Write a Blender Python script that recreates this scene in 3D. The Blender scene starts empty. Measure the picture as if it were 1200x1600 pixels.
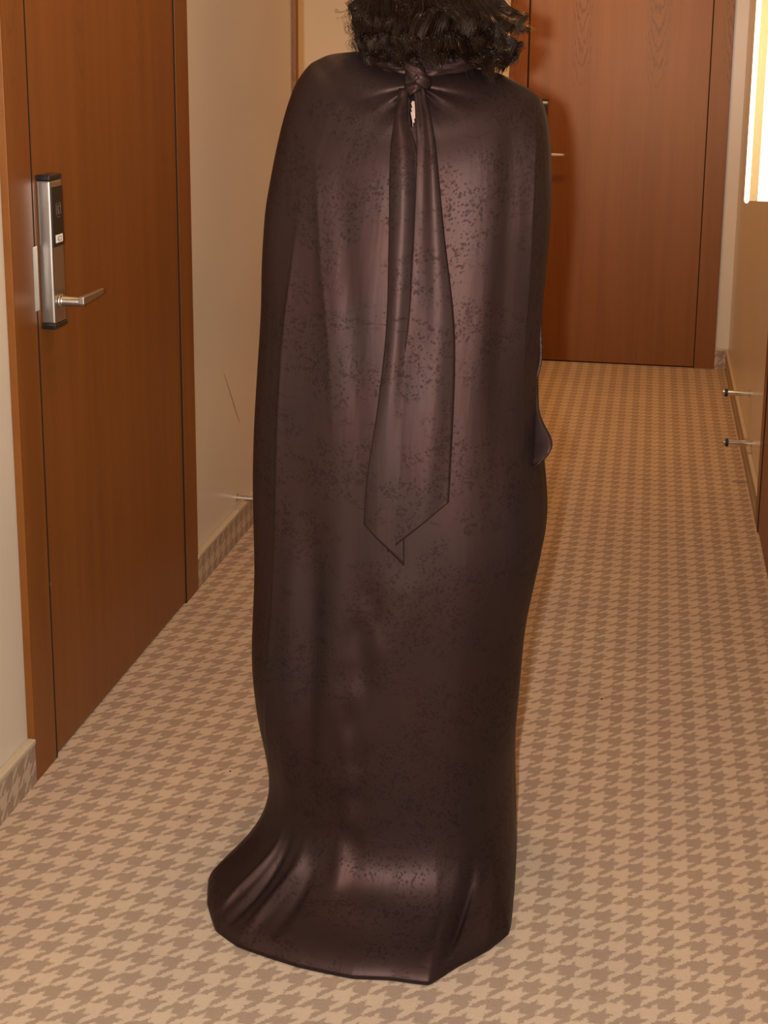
import bpy, bmesh, math, random
import numpy as np
from mathutils import Vector, Matrix, noise
from mathutils.bvhtree import BVHTree

random.seed(7)
rng = np.random.default_rng(7)
scene = bpy.context.scene
COL = scene.collection

# ------------------------------------------------------------------ camera
CAM_H = 1.53
cam_data = bpy.data.cameras.new('camera')
cam_data.sensor_fit = 'VERTICAL'
cam_data.sensor_height = 36.0
cam_data.lens = 2217.5 / 1600 * 36.0
cam_data.shift_y = -(800 - 541.44) / 1600
cam_data.clip_start = 0.05
camera = bpy.data.objects.new('camera', cam_data)
COL.objects.link(camera)
camera.matrix_world = Matrix(((0.982498, -0.047641, 0.18008, 0),
                              (0.186089, 0.207816, -0.960304, 0),
                              (0.008327, 0.977007, 0.213044, CAM_H),
                              (0, 0, 0, 1)))
scene.camera = camera

# ------------------------------------------------------------------ light
world = bpy.data.worlds.new('world')
scene.world = world
world.use_nodes = True
world.node_tree.nodes['Background'].inputs[0].default_value = (1.0, 0.55, 0.22, 1)
world.node_tree.nodes['Background'].inputs[1].default_value = 0.0


def area(name, loc, aim, size, power, color, spread=180, shape='DISK', size_y=None):
    d = bpy.data.lights.new(name, 'AREA')
    d.shape = shape
    d.size = size
    if size_y:
        d.size_y = size_y
    d.energy = power
    d.color = color
    d.spread = math.radians(spread)
    o = bpy.data.objects.new(name, d)
    COL.objects.link(o)
    o.location = loc
    o.rotation_euler = (Vector(aim) - Vector(loc)).to_track_quat('-Z', 'Y').to_euler()
    return o


# the camera's flash, beside the lens (camera held upright: flash to its left)
area('camera_flash', (-0.068, -0.012, 1.545), (-0.42, 3.2, 1.0), 0.035, 88, (1.0, 0.97, 0.93), 175)
# warm ceiling lamps along the corridor
WARM = (1.0, 0.50, 0.17)
for ly, lp in ((-1.6, 4), (0.6, 5), (2.9, 12), (5.75, 27)):
    area('ceiling_downlight', (-0.42, ly, 2.43), (-0.42, ly, 0), 0.30, lp, WARM, 170)
area('passage_downlight', (-2.4, 5.8, 2.43), (-2.4, 5.8, 0), 0.30, 12, WARM, 170)

scene.view_settings.view_transform = 'Standard'
scene.view_settings.look = 'None'
scene.view_settings.exposure = 0.0
scene.view_settings.gamma = 1.0
scene.view_settings.use_curve_mapping = False


# ------------------------------------------------------------------ materials
class N:
    """tiny node-graph builder"""

    def __init__(s, name):
        s.m = bpy.data.materials.new(name)
        s.m.use_nodes = True
        s.t = s.m.node_tree
        s.b = s.t.nodes['Principled BSDF']

    def put(s, sock, v):
        if isinstance(v, bpy.types.NodeSocket):
            s.t.links.new(v, sock)
        elif v is not None:
            sock.default_value = v

    def node(s, kind, ins=None, out=0, **props):
        n = s.t.nodes.new(kind)
        for k, v in props.items():
            setattr(n, k, v)
        for k, v in (ins or {}).items():
            s.put(n.inputs[k], v)
        return n.outputs[out]

    def math(s, op, a, b=None, c=None, clamp=False):
        n = s.t.nodes.new('ShaderNodeMath')
        n.operation = op
        n.use_clamp = clamp
        for i, v in enumerate((a, b, c)):
            s.put(n.inputs[i], v)
        return n.outputs[0]

    def ramp(s, v, a, b, lo=0.0, hi=1.0):
        n = s.t.nodes.new('ShaderNodeMapRange')
        n.interpolation_type = 'SMOOTHSTEP'
        for k, x in zip((0, 1, 2, 3, 4), (v, a, b, lo, hi)):
            s.put(n.inputs[k], x)
        return n.outputs[0]

    def mix(s, f, a, b):
        n = s.t.nodes.new('ShaderNodeMix')
        n.data_type = 'RGBA'
        s.put(n.inputs[0], f)
        s.put(n.inputs[6], a)
        s.put(n.inputs[7], b)
        return n.outputs[2]

    def coords(s, which='Object'):
        return s.node('ShaderNodeTexCoord', out=which)

    def xyz(s, v):
        n = s.t.nodes.new('ShaderNodeSeparateXYZ')
        s.put(n.inputs[0], v)
        return n.outputs

    def vec(s, x, y, z):
        n = s.t.nodes.new('ShaderNodeCombineXYZ')
        for i, v in enumerate((x, y, z)):
            s.put(n.inputs[i], v)
        return n.outputs[0]

    def noise(s, v, scale, detail=3, rough=0.5, out=0):
        return s.node('ShaderNodeTexNoise', {'Vector': v, 'Scale': scale, 'Detail': detail, 'Roughness': rough}, out)

    def bump(s, h, strength, dist):
        s.put(s.b.inputs['Normal'], s.node('ShaderNodeBump', {'Height': h, 'Strength': strength, 'Distance': dist}))

    def set(s, **kw):
        for k, v in kw.items():
            s.put(s.b.inputs[k.replace('_', ' ')], v)
        return s.m


def rgb(r, g, b):
    return (r, g, b, 1)


def mat_plain(name, col, rough=0.5, metal=0.0, spec=0.5):
    n = N(name)
    return n.set(Base_Color=rgb(*col), Roughness=rough, Metallic=metal, Specular_IOR_Level=spec)


def mat_carpet(name, ua, va):
    """houndstooth pile carpet; ua, va pick the two axes of the surface"""
    n = N(name)
    co = n.coords()
    wob = n.node('ShaderNodeTexNoise', {'Vector': co, 'Scale': 170.0, 'Detail': 2.0}, 1)
    wobs = n.xyz(wob)
    c = n.xyz(co)
    P = 0.05475
    off = {0: 0.0724, 1: 2.129 - 0.25 * P, 2: 0.0}
    U = n.math('DIVIDE', n.math('SUBTRACT', c[ua], off[ua]), P)
    V = n.math('DIVIDE', n.math('SUBTRACT', c[va], off[va]), P)
    U = n.math('ADD', U, n.math('MULTIPLY', n.math('SUBTRACT', wobs[0], 0.5), 0.20))
    V = n.math('ADD', V, n.math('MULTIPLY', n.math('SUBTRACT', wobs[1], 0.5), 0.20))
    tau = 2 * math.pi
    warp = n.ramp(n.math('SINE', n.math('MULTIPLY', U, tau)), -0.28, 0.28)
    weft = n.ramp(n.math('SINE', n.math('MULTIPLY', V, tau)), -0.28, 0.28)
    tw = n.ramp(n.math('SINE', n.math('MULTIPLY', n.math('SUBTRACT', U, V), 2 * tau)), -0.35, 0.35, 1.0, 0.0)
    dark = n.math('ADD', n.math('MULTIPLY', tw, warp), n.math('MULTIPLY', n.math('SUBTRACT', 1.0, tw), weft))
    blot = n.noise(co, 5.0, 3)
    fib = n.noise(co, 900.0, 2)
    light = n.mix(n.ramp(blot, 0.3, 0.7), rgb(0.475, 0.36, 0.255), rgb(0.44, 0.33, 0.24))
    drk = n.mix(n.ramp(blot, 0.3, 0.7), rgb(0.295, 0.213, 0.148), rgb(0.270, 0.195, 0.148))
    colr = n.mix(dark, light, drk)
    colr = n.mix(n.ramp(fib, 0.30, 0.75, 0.22, 0.0), colr, rgb(0.17, 0.10, 0.06))
    n.bump(n.math('ADD', fib, n.math('MULTIPLY', n.noise(co, 260.0, 2), 0.8)), 0.5, 0.004)
    return n.set(Base_Color=colr, Roughness=0.95, Specular_IOR_Level=0.1)


def mat_wall(name, col, rough=0.30):
    n = N(name)
    co = n.coords()
    blot = n.noise(co, 1.6, 2)
    f = n.noise(co, 420.0, 2)
    a = rgb(*col)
    b = rgb(*(v * 0.93 for v in col))
    n.bump(f, 0.10, 0.001)
    return n.set(Base_Color=n.mix(n.ramp(blot, 0.35, 0.65), a, b), Roughness=rough, Specular_IOR_Level=0.45)


def mat_wood(name, axis, pitch=0.345, phase=0.0, ztip=1.33, fig=1.0):
    """oak veneer: straight vertical grain with cathedral figures repeated sideways"""
    n = N(name)
    co = n.coords()
    c = n.xyz(co)
    x = c[axis]
    z = c[2]
    wob = n.noise(n.vec(n.math('MULTIPLY', x, 7.0), n.math('MULTIPLY', z, 1.8), 3.1), 1.0, 3)
    wob = n.math('SUBTRACT', wob, 0.5)
    xs = n.math('ADD', n.math('ADD', x, phase), n.math('MULTIPLY', wob, 0.045))
    rep = n.math('SUBTRACT', n.math('MULTIPLY', n.math('FRACT', n.math('DIVIDE', xs, pitch)), pitch), pitch / 2)
    par = n.math('MULTIPLY', n.math('MULTIPLY', rep, rep), 95.0)
    jag = n.noise(n.vec(n.math('MULTIPLY', x, 120.0), n.math('MULTIPLY', z, 14.0), 0.0), 1.0, 3)
    h = n.math('ADD', n.math('SUBTRACT', n.math('SUBTRACT', z, ztip), par), n.math('MULTIPLY', jag, 0.12))
    ring = n.math('SINE', n.math('MULTIPLY', h, 75.0))
    near = n.ramp(n.math('ABSOLUTE', rep), 0.040, 0.062, 1.0, 0.0)
    up = n.math('MULTIPLY', n.ramp(n.math('ADD', h, par), -0.10, 0.20), n.ramp(n.math('ADD', h, par), 1.0, 1.4, 1.0, 0.0))
    cath = n.math('MULTIPLY', n.math('MULTIPLY', n.ramp(ring, 0.45, 0.95), near), up)
    grain = n.noise(n.vec(n.math('MULTIPLY', xs, 260.0), n.math('MULTIPLY', z, 6.0), 0.0), 1.0, 4, 0.6)
    band = n.noise(n.vec(n.math('MULTIPLY', xs, 22.0), n.math('MULTIPLY', z, 0.6), 5.0), 1.0, 3)
    pore = n.noise(n.vec(n.math('MULTIPLY', x, 700.0), n.math('MULTIPLY', z, 25.0), 1.0), 1.0, 2)
    col = n.mix(n.ramp(band, 0.3, 0.72), rgb(0.160, 0.053, 0.0100), rgb(0.130, 0.040, 0.0070))
    col = n.mix(n.ramp(grain, 0.42, 0.75, 0.0, 0.40), col, rgb(0.10, 0.029, 0.006))
    col = n.mix(n.ramp(pore, 0.60, 0.80, 0.0, 0.35), col, rgb(0.065, 0.019, 0.004))
    col = n.mix(n.math('MULTIPLY', cath, 0.85 * fig), col, rgb(0.05, 0.015, 0.003))
    n.bump(n.math('ADD', grain, n.math('MULTIPLY', pore, 0.5)), 0.12, 0.0008)
    return n.set(Base_Color=col, Roughness=0.385, Specular_IOR_Level=0.62, Specular_Tint=rgb(1.0, 0.62, 0.38))


def mat_steel(name, col=(0.52, 0.48, 0.43), rough=0.33):
    n = N(name)
    c = n.xyz(n.coords())
    br = n.noise(n.vec(n.math('MULTIPLY', c[0], 500.0), n.math('MULTIPLY', c[1], 500.0), n.math('MULTIPLY', c[2], 8.0)), 1.0, 2)
    return n.set(Base_Color=n.mix(br, rgb(*col), rgb(*(v * 0.8 for v in col))), Metallic=1.0,
                 Roughness=n.ramp(br, 0.2, 0.8, rough - 0.06, rough + 0.08))


def mat_satin(name):
    """dark mauve-brown satin with a tonal woven pattern of blossom twigs"""
    n = N(name)
    uv = n.coords('UV')
    c = n.xyz(uv)
    u, v = c[0], c[1]
    wob = n.node('ShaderNodeTexNoise', {'Vector': uv, 'Scale': 30.0, 'Detail': 2.0}, 1)
    w = n.xyz(wob)
    p = n.vec(n.math('ADD', u, n.math('MULTIPLY', w[0], 0.012)), n.math('ADD', v, n.math('MULTIPLY', w[1], 0.012)), 0.0)
    clus = n.noise(n.vec(n.math('MULTIPLY', u, 6.5), n.math('MULTIPLY', v, 9.0), 4.0), 1.0, 2, 0.55)
    clus2 = n.noise(n.vec(n.math('MULTIPLY', u, 17.0), n.math('MULTIPLY', v, 21.0), 9.0), 1.0, 2)
    mask = n.ramp(n.math('ADD', n.math('MULTIPLY', clus, 0.72), n.math('MULTIPLY', clus2, 0.36)), 0.475, 0.565)
    petals = n.node('ShaderNodeTexVoronoi', {'Vector': p, 'Scale': 165.0, 'Randomness': 0.9}, 0)
    size = n.noise(n.vec(n.math('MULTIPLY', u, 60.0), n.math('MULTIPLY', v, 60.0), 6.0), 1.0, 1)
    dot = n.ramp(n.math('SUBTRACT', petals, n.math('MULTIPLY', n.math('SUBTRACT', size, 0.5), 0.9)), 0.26, 0.46, 1.0, 0.0)
    fine = n.node('ShaderNodeTexVoronoi', {'Vector': p, 'Scale': 230.0}, 0)
    speck = n.math('MULTIPLY', n.ramp(fine, 0.20, 0.36, 1.0, 0.0), n.ramp(clus2, 0.50, 0.60))
    # thin sideways twigs
    tw = n.noise(n.vec(n.math('MULTIPLY', u, 9.0), n.math('MULTIPLY', v, 30.0), 2.0), 1.0, 3, 0.6)
    twig = n.ramp(n.math('ABSOLUTE', n.math('SUBTRACT', tw, 0.5)), 0.004, 0.013, 1.0, 0.0)
    twm = n.ramp(n.noise(n.vec(n.math('MULTIPLY', u, 10.0), n.math('MULTIPLY', v, 12.0), 7.0), 1.0, 2), 0.52, 0.60)
    pat = n.math('MAXIMUM', n.math('MULTIPLY', n.math('MAXIMUM', dot, speck), mask),
                 n.math('MULTIPLY', n.math('MULTIPLY', twig, twm), 0.9))
    tone = n.noise(n.vec(n.math('MULTIPLY', u, 5.0), n.math('MULTIPLY', v, 4.0), 0.0), 1.0, 2)
    base = n.mix(n.ramp(tone, 0.35, 0.65), rgb(0.0078, 0.0042, 0.0040), rgb(0.0070, 0.0042, 0.0043))
    weave = n.noise(n.vec(n.math('MULTIPLY', u, 900.0), n.math('MULTIPLY', v, 90.0), 0.0), 1.0, 2)
    drape = n.noise(n.vec(n.math('MULTIPLY', u, 22.0), n.math('MULTIPLY', v, 3.0), 12.0), 1.0, 3, 0.55)
    n.bump(n.math('ADD', n.math('MULTIPLY', weave, 0.04), drape), 0.35, 0.006)
    return n.set(Base_Color=n.mix(n.math('MULTIPLY', pat, 0.6), base, rgb(0.006, 0.0032, 0.0036)),
                 Roughness=n.math('ADD', 0.51, n.math('MULTIPLY', pat, 0.06)),
                 Specular_IOR_Level=n.math('SUBTRACT', 0.38, n.math('MULTIPLY', pat, 0.14)),
                 Specular_Tint=n.mix(n.ramp(tone, 0.38, 0.62), rgb(1.0, 0.54, 0.47), rgb(0.95, 0.57, 0.51)))


def mat_emit(name, col, strength):
    n = N(name)
    return n.set(Base_Color=rgb(0.9, 0.88, 0.82), Emission_Color=rgb(*col), Emission_Strength=strength, Roughness=0.4)


def mat_hair(name):
    n = N(name)
    co = n.coords()
    k = n.noise(co, 60.0, 2)
    return n.set(Base_Color=n.mix(n.ramp(k, 0.35, 0.7), rgb(0.006, 0.0028, 0.0018), rgb(0.013, 0.0055, 0.003)),
                 Roughness=0.32, Specular_IOR_Level=0.30, Specular_Tint=rgb(1.0, 0.75, 0.58))


def mat_skin(name):
    n = N(name)
    co = n.coords()
    k = n.noise(co, 25.0, 3)
    return n.set(Base_Color=n.mix(k, rgb(0.40, 0.23, 0.145), rgb(0.46, 0.27, 0.18)), Roughness=0.5,
                 Subsurface_Weight=0.0)


M = {}
M['carpet'] = mat_carpet('houndstooth_carpet', 0, 1)
M['carpet_yz'] = mat_carpet('houndstooth_carpet_side', 2, 1)
M['carpet_xz'] = mat_carpet('houndstooth_carpet_end', 0, 2)
M['wall'] = mat_wall('beige_wall', (0.52, 0.45, 0.36))
M['ceiling'] = mat_wall('white_ceiling', (0.75, 0.70, 0.62), 0.8)
M['cap'] = mat_plain('beige_skirting_cap', (0.36, 0.29, 0.20), 0.6)
M['wood_side'] = mat_wood('oak_side', 0, phase=0.02, ztip=1.40, fig=0.35)
M['wood_end'] = mat_wood('oak_end', 0, phase=0.177, ztip=1.36)
M['wood_trim'] = mat_wood('oak_trim', 1, phase=0.0, fig=0.0)
M['gap'] = mat_plain('dark_gap_shade', (0.012, 0.008, 0.006), 0.8, spec=0.2)  # near-black colour standing in for the shade in the door gaps
M['steel'] = mat_steel('brushed_steel')
M['chrome'] = mat_plain('chrome', (0.72, 0.70, 0.66), 0.10, 1.0)
M['brass'] = mat_plain('bronze_lamp_metal', (0.52, 0.34, 0.14), 0.4, 0.7)
M['black'] = mat_plain('black_plastic', (0.008, 0.007, 0.006), 0.28)
M['rubber'] = mat_plain('black_rubber', (0.012, 0.011, 0.010), 0.6, spec=0.3)
M['label'] = mat_plain('white_label', (0.72, 0.68, 0.62), 0.6)
M['ink'] = mat_plain('grey_print', (0.12, 0.10, 0.08), 0.6)
M['icon'] = mat_plain('grey_icon_print', (0.10, 0.085, 0.065), 0.5)
M['mark'] = mat_plain('scuff_mark', (0.24, 0.16, 0.09), 0.8)
M['satin'] = mat_satin('mauve_brown_satin')
M['skin'] = mat_skin('skin')
M['hair'] = mat_hair('dark_brown_hair')
M['tube'] = mat_emit('lit_opal_tube', (1.0, 0.74, 0.40), 4.5)
M['opal'] = mat_emit('lit_opal_panel', (1.0, 0.82, 0.52), 2.2)
M['crumb'] = mat_plain('dark_crumb', (0.03, 0.02, 0.015), 0.9)
M['eye'] = mat_plain('eye', (0.05, 0.03, 0.02), 0.2)
M['lip'] = mat_plain('lip', (0.35, 0.12, 0.09), 0.4)


# ------------------------------------------------------------------ mesh helpers
def tag(o, label=None, cat=None, group=None, kind=None):
    for k, v in (('label', label), ('category', cat), ('group', group), ('kind', kind)):
        if v:
            o[k] = v
    return o


def link(name, me, mat=None, parent=None, smooth=False):
    o = bpy.data.objects.new(name, me)
    COL.objects.link(o)
    if mat is not None:
        me.materials.append(mat)
    if parent is not None:
        o.parent = parent
        o.matrix_parent_inverse = Matrix.Translation(-parent.location)
    if smooth:
        me.polygons.foreach_set('use_smooth', [True] * len(me.polygons))
    return o


def empty(name, loc):
    o = bpy.data.objects.new(name, None)
    o.empty_display_size = 0.05
    COL.objects.link(o)
    o.location = loc
    return o


def from_bm(name, bm, mat, parent=None, smooth=False):
    me = bpy.data.meshes.new(name)
    bmesh.ops.recalc_face_normals(bm, faces=bm.faces)
    bm.to_mesh(me)
    bm.free()
    return link(name, me, mat, parent, smooth)


def bm_box(bm, x0, x1, y0, y1, z0, z1, bevel=0.0):
    r = bmesh.ops.create_cube(bm, size=1.0)
    vs = r['verts']
    for v in vs:
        v.co = Vector((x0 + (v.co.x + .5) * (x1 - x0), y0 + (v.co.y + .5) * (y1 - y0), z0 + (v.co.z + .5) * (z1 - z0)))
    if bevel > 0:
        es = list({e for v in vs for e in v.link_edges})
        bmesh.ops.bevel(bm, geom=es, offset=bevel, segments=2, affect='EDGES', profile=0.6)


def box(name, x0, x1, y0, y1, z0, z1, mat, parent=None, bevel=0.0):
    bm = bmesh.new()
    bm_box(bm, x0, x1, y0, y1, z0, z1, bevel)
    return from_bm(name, bm, mat, parent)


def lathe(bm, prof, origin, axis, seg=24):
    """prof: (distance along axis, radius) pairs"""
    q = Vector((0, 0, 1)).rotation_difference(Vector(axis))
    rings = []
    for d, r in prof:
        rings.append([bm.verts.new(Vector(origin) + q @ Vector((r * math.cos(a), r * math.sin(a), d)))
                      for a in (2 * math.pi * k / seg for k in range(seg))])
    for a, b in zip(rings, rings[1:]):
        for k in range(seg):
            bm.faces.new((a[k], a[(k + 1) % seg], b[(k + 1) % seg], b[k]))
    bm.faces.new(rings[0][::-1])
    bm.faces.new(rings[-1])


def grid_mesh(name, P, closed_u=False, uv=None, keep=None):
    """P: (rows, cols, 3) array of points -> mesh of quads with a UV map"""
    R, C = P.shape[:2]
    faces = []
    cc = C if closed_u else C - 1
    for i in range(R - 1):
        for j in range(cc):
            if keep is not None and not keep[i, j]:
                continue
            k = (j + 1) % C
            faces.append((i * C + j, i * C + k, (i + 1) * C + k, (i + 1) * C + j))
    me = bpy.data.meshes.new(name)
    me.from_pydata(P.reshape(-1, 3).tolist(), [], faces)
    if uv is not None:
        lay = me.uv_layers.new(name='UVMap')
        idx = np.empty(len(me.loops), dtype=np.int32)
        me.loops.foreach_get('vertex_index', idx)
        lay.data.foreach_set('uv', uv.reshape(-1, 2)[idx].astype(np.float32).ravel())
    me.update()
    return me


def interp(x, pts):
    """smooth (Catmull-Rom) interpolation through (x, y) pairs sorted by x"""
    xs = np.array([p[0] for p in pts], float)
    ys = np.array([p[1] for p in pts], float)
    m = np.gradient(ys, xs)
    x = np.clip(np.asarray(x, float), xs[0], xs[-1])
    i = np.clip(np.searchsorted(xs, x) - 1, 0, len(xs) - 2)
    h = xs[i + 1] - xs[i]
    t = (x - xs[i]) / h
    return ((2 * t**3 - 3 * t**2 + 1) * ys[i] + (t**3 - 2 * t**2 + t) * h * m[i]
            + (-2 * t**3 + 3 * t**2) * ys[i + 1] + (t**3 - t**2) * h * m[i + 1])


def sstep(x, a, b):
    t = np.clip((x - a) / (b - a), 0, 1)
    return t * t * (3 - 2 * t)


# ------------------------------------------------------------------ the corridor
CEIL = 2.5
XL, XR, YE = -1.205, 0.381, 6.751          # faces of door frames and skirtings
WL, WR, WE = XL - 0.016, XR + 0.012, YE + 0.012   # wall faces
Y0 = -3.0                                   # corridor goes on behind the camera
PX = -3.4                                   # end of the side passage on the left
YC = 4.80                                   # where the left wall ends at the passage

tag(box('floor', PX, WR, Y0, WE, -0.08, 0.0, M['carpet']), 'beige and taupe houndstooth carpet on the corridor floor', kind='structure')
tag(box('ceiling', PX, WR, Y0, WE, CEIL, CEIL + 0.08, M['ceiling']), 'plain white corridor ceiling', kind='structure')

D1 = (2.527, 2.637, 3.511, 3.616)           # left door: frame, leaf, frame along Y
D2 = (-0.681, -0.589, 0.2345, 0.331)        # end door along X
D3 = (3.45, 3.55, 4.43, 4.534)              # right door along Y
HEAD, TOP = 2.10, 2.20                      # leaf height and frame height

bm = bmesh.new()
bm_box(bm, WL - 0.12, WL, Y0, D1[0], 0, CEIL)
bm_box(bm, WL - 0.12, WL, D1[3], YC, 0, CEIL)
bm_box(bm, WL - 0.12, WL, D1[0], D1[3], TOP, CEIL)
tag(from_bm('wall_left', bm, M['wall']), 'beige painted wall left of the corridor', kind='structure')
bm = bmesh.new()
bm_box(bm, WR, WR + 0.12, Y0, D3[0], 0, CEIL)
bm_box(bm, WR, WR + 0.12, D3[3], WE, 0, CEIL)
bm_box(bm, WR, WR + 0.12, D3[0], D3[3], TOP, CEIL)
tag(from_bm('wall_right', bm, M['wall']), 'beige painted wall right of the corridor', kind='structure')
bm = bmesh.new()
bm_box(bm, PX, D2[0], WE, WE + 0.12, 0, CEIL)
bm_box(bm, D2[3], WR + 0.12, WE, WE + 0.12, 0, CEIL)
bm_box(bm, D2[0], D2[3], WE, WE + 0.12, TOP, CEIL)
tag(from_bm('wall_end', bm, M['wall']), 'beige end wall around the far door', kind='structure')
tag(box('wall_near', WL - 0.12, WR + 0.12, Y0 - 0.12, Y0, 0, CEIL, M['wall']), kind='structure')
tag(box('wall_passage', PX, WL - 0.12, YC - 0.12, YC, 0, CEIL, M['wall']), kind='structure')
tag(box('wall_passage_end', PX - 0.12, PX, YC - 0.12, WE, 0, CEIL, M['wall']), kind='structure')
# dark wooden strip on the end of the left wall
tag(box('trim_1', WL - 0.002, WL + 0.014, YC - 0.034, YC + 0.006, 0.0, 2.25, M['wood_trim'], bevel=0.001),
    'narrow dark wooden strip on the corner of the left wall', kind='structure')

# carpeted skirtings with a beige cap
SK = 0.088


def skirting(name, x0, x1, y0, y1, cap, mat, label):
    o = tag(box(name, x0, x1, y0, y1, 0, SK, mat), label, kind='structure')
    cx0, cx1, cy0, cy1 = cap
    box('skirting_cap', cx0, cx1, cy0, cy1, SK, SK + 0.012, M['cap'], o, 0.003)
    return o


skirting('baseboard_left', WL, XL, D1[3], YC - 0.034, (WL, XL + 0.003, D1[3], YC - 0.034), M['carpet_yz'],
         'carpet covered skirting with beige cap beyond the left door')
skirting('baseboard_left_near', WL, XL, Y0, D1[0], (WL, XL + 0.003, Y0, D1[0]), M['carpet_yz'],
         'carpet covered skirting with beige cap before the left door')
skirting('baseboard_right', XR, WR, D3[3], YE, (XR - 0.003, WR, D3[3], YE), M['carpet_yz'],
         'carpet covered skirting along the right wall below the wall lamp')
skirting('baseboard_right_near', XR, WR, Y0, D3[0], (XR - 0.003, WR, Y0, D3[0]), M['carpet_yz'],
         'carpet covered skirting on the near right wall')
skirting('baseboard_end', D2[3], XR, YE, WE, (D2[3], XR, YE - 0.003, WE), M['carpet_xz'],
         'short carpet covered skirting right of the end door')
skirting('baseboard_end_left', PX, D2[0], YE, WE, (PX, D2[0], YE - 0.003, WE), M['carpet_xz'],
         'carpet covered skirting left of the end door')


# ------------------------------------------------------------------ doors
def door(name, label, origin, rot, d, wood, handle_at):
    """local frame: x along the wall, -y out of the wall towards the corridor, face at y = 0"""
    root = tag(empty(name, (0, 0, 0)), label, kind='structure')
    a0, a1, b0, b1 = d
    g = 0.007
    o = []
    o.append(box('door_jamb', a0, a1 - g, 0, 0.12, 0, TOP, wood, root, 0.0015))
    o.append(box('door_jamb', b0 + g * .5, b1, 0, 0.12, 0, TOP, wood, root, 0.0015))
    o.append(box('door_head', a1 - g, b0 + g * .5, 0, 0.12, HEAD + g, TOP, wood, root, 0.0015))
    o.append(box('door_gap_shade', a1 - g, a1 - .0004, 0.0006, 0.06, 0, HEAD, M['gap'], root))  # dark strip, nearly flush, paints the gap beside the leaf as shaded
    o.append(box('door_gap_shade', b0 + .0002, b0 + g * .5, 0.0006, 0.06, 0, HEAD, M['gap'], root))
    o.append(box('door_leaf', a1, b0 - g * .0, 0.003, 0.045, 0.006, HEAD, wood, root, 0.0015))
    return root, o


def place(root, M4):
    root.matrix_world = M4


def lock(root, s, x, y0, num):
    """door lock built round its lever axis: x is the lever axis, s = +1 lever points to +x"""
    z0, z1 = 0.942, 1.256
    hw = 0.029
    cx = x
    yb, yf = y0, y0 - 0.030
    body = box('door_lock', cx - hw, cx + hw, yf, yb, z0 + 0.012, z1 - 0.012, M['steel'], root, 0.004)
    tag(body, 'brushed steel electronic door lock')
    box('lock_cap', cx - hw - .001, cx + hw + .001, yf - .001, yb, z1 - 0.012, z1, M['black'], body, 0.003)
    box('lock_cap', cx - hw - .001, cx + hw + .001, yf - .001, yb, z0, z0 + 0.012, M['black'], body, 0.003)
    box('reader_panel', cx - hw + .004, cx + hw - .001, yf - 0.002, yf + 0.004, 1.110, 1.232, M['black'], body, 0.001)
    box('number_label', cx - .014, cx + .019, yf - 0.0026, yf - 0.0018, 1.118, 1.134, M['label'], body)
    # number on the label
    cu = bpy.data.curves.new('number_text', 'FONT')
    cu.body = num
    cu.size = 0.0155
    cu.extrude = 0.0001
    cu.align_x = 'CENTER'
    t = bpy.data.objects.new('number_print', cu)
    COL.objects.link(t)
    dg = bpy.context.evaluated_depsgraph_get()
    me = bpy.data.meshes.new_from_object(t.evaluated_get(dg))
    bpy.data.objects.remove(t)
    me.materials.clear()
    me.transform(Matrix.Translation((cx + .0035, yf - 0.0028, 1.1205)) @ Matrix.Rotation(math.pi / 2, 4, 'X'))
    link('number_print', me, M['ink'], body)
    # card icon: a small square outline with a hand-like stroke and a line below
    bm = bmesh.new()
    ic, iz, ys, ye = cx + 0.004, 1.184, yf - 0.0026, yf - 0.0018
    for (p0, p1, q0, q1) in ((-.011, .011, .0125, .0135), (-.011, -.010, -.010, .0135), (.010, .011, -.010, .0135),
                             (-.008, .008, -.0150, -.0140), (-.002, .003, -.009, -.001), (-.004, -.001, -.001, .008), (-.001, .006, .006, .009)):
        bm_box(bm, ic + p0, ic + p1, ys, ye, iz + q0, iz + q1)
    from_bm('card_icon', bm, M['icon'], body)
    # lever: round neck out of the plate, then a flat blade
    lz = 0.997
    bm = bmesh.new()
    lathe(bm, ((0, .0150), (.004, .0150), (.005, .0105), (.050, .0100)), (cx, yf, lz), (0, -1, 0), 24)
    yl = yf - 0.050
    L = 0.118
    pts = [(-.012, .016, .012), (0.01, .016, .012), (L * .35, .0135, .0115), (L * .7, .0115, .011), (L * .93, .010, .0105), (L, .0085, .006)]
    ringsv = []
    for k, (d, hh, th) in enumerate(pts):
        yy = yl + 0.006 * (d / L) ** 2
        zz = lz + 0.004
        ringsv.append([bm.verts.new((cx + s * d, yy + a * th / 2, zz - .006 + b * hh / 2 + .006)) for a, b in ((-1, -1), (1, -1), (1, 1), (-1, 1))])
    for a, b in zip(ringsv, ringsv[1:]):
        for k in range(4):
            bm.faces.new((a[k], a[(k + 1) % 4], b[(k + 1) % 4], b[k]))
    bm.faces.new(ringsv[0][::-1])
    bm.faces.new(ringsv[-1])
    h = from_bm('lever_handle', bm, M['steel'], body)
    bv = h.modifiers.new('soft', 'BEVEL')
    bv.width = 0.0018
    bv.segments = 2
    bv.limit_method = 'ANGLE'
    return body


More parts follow.
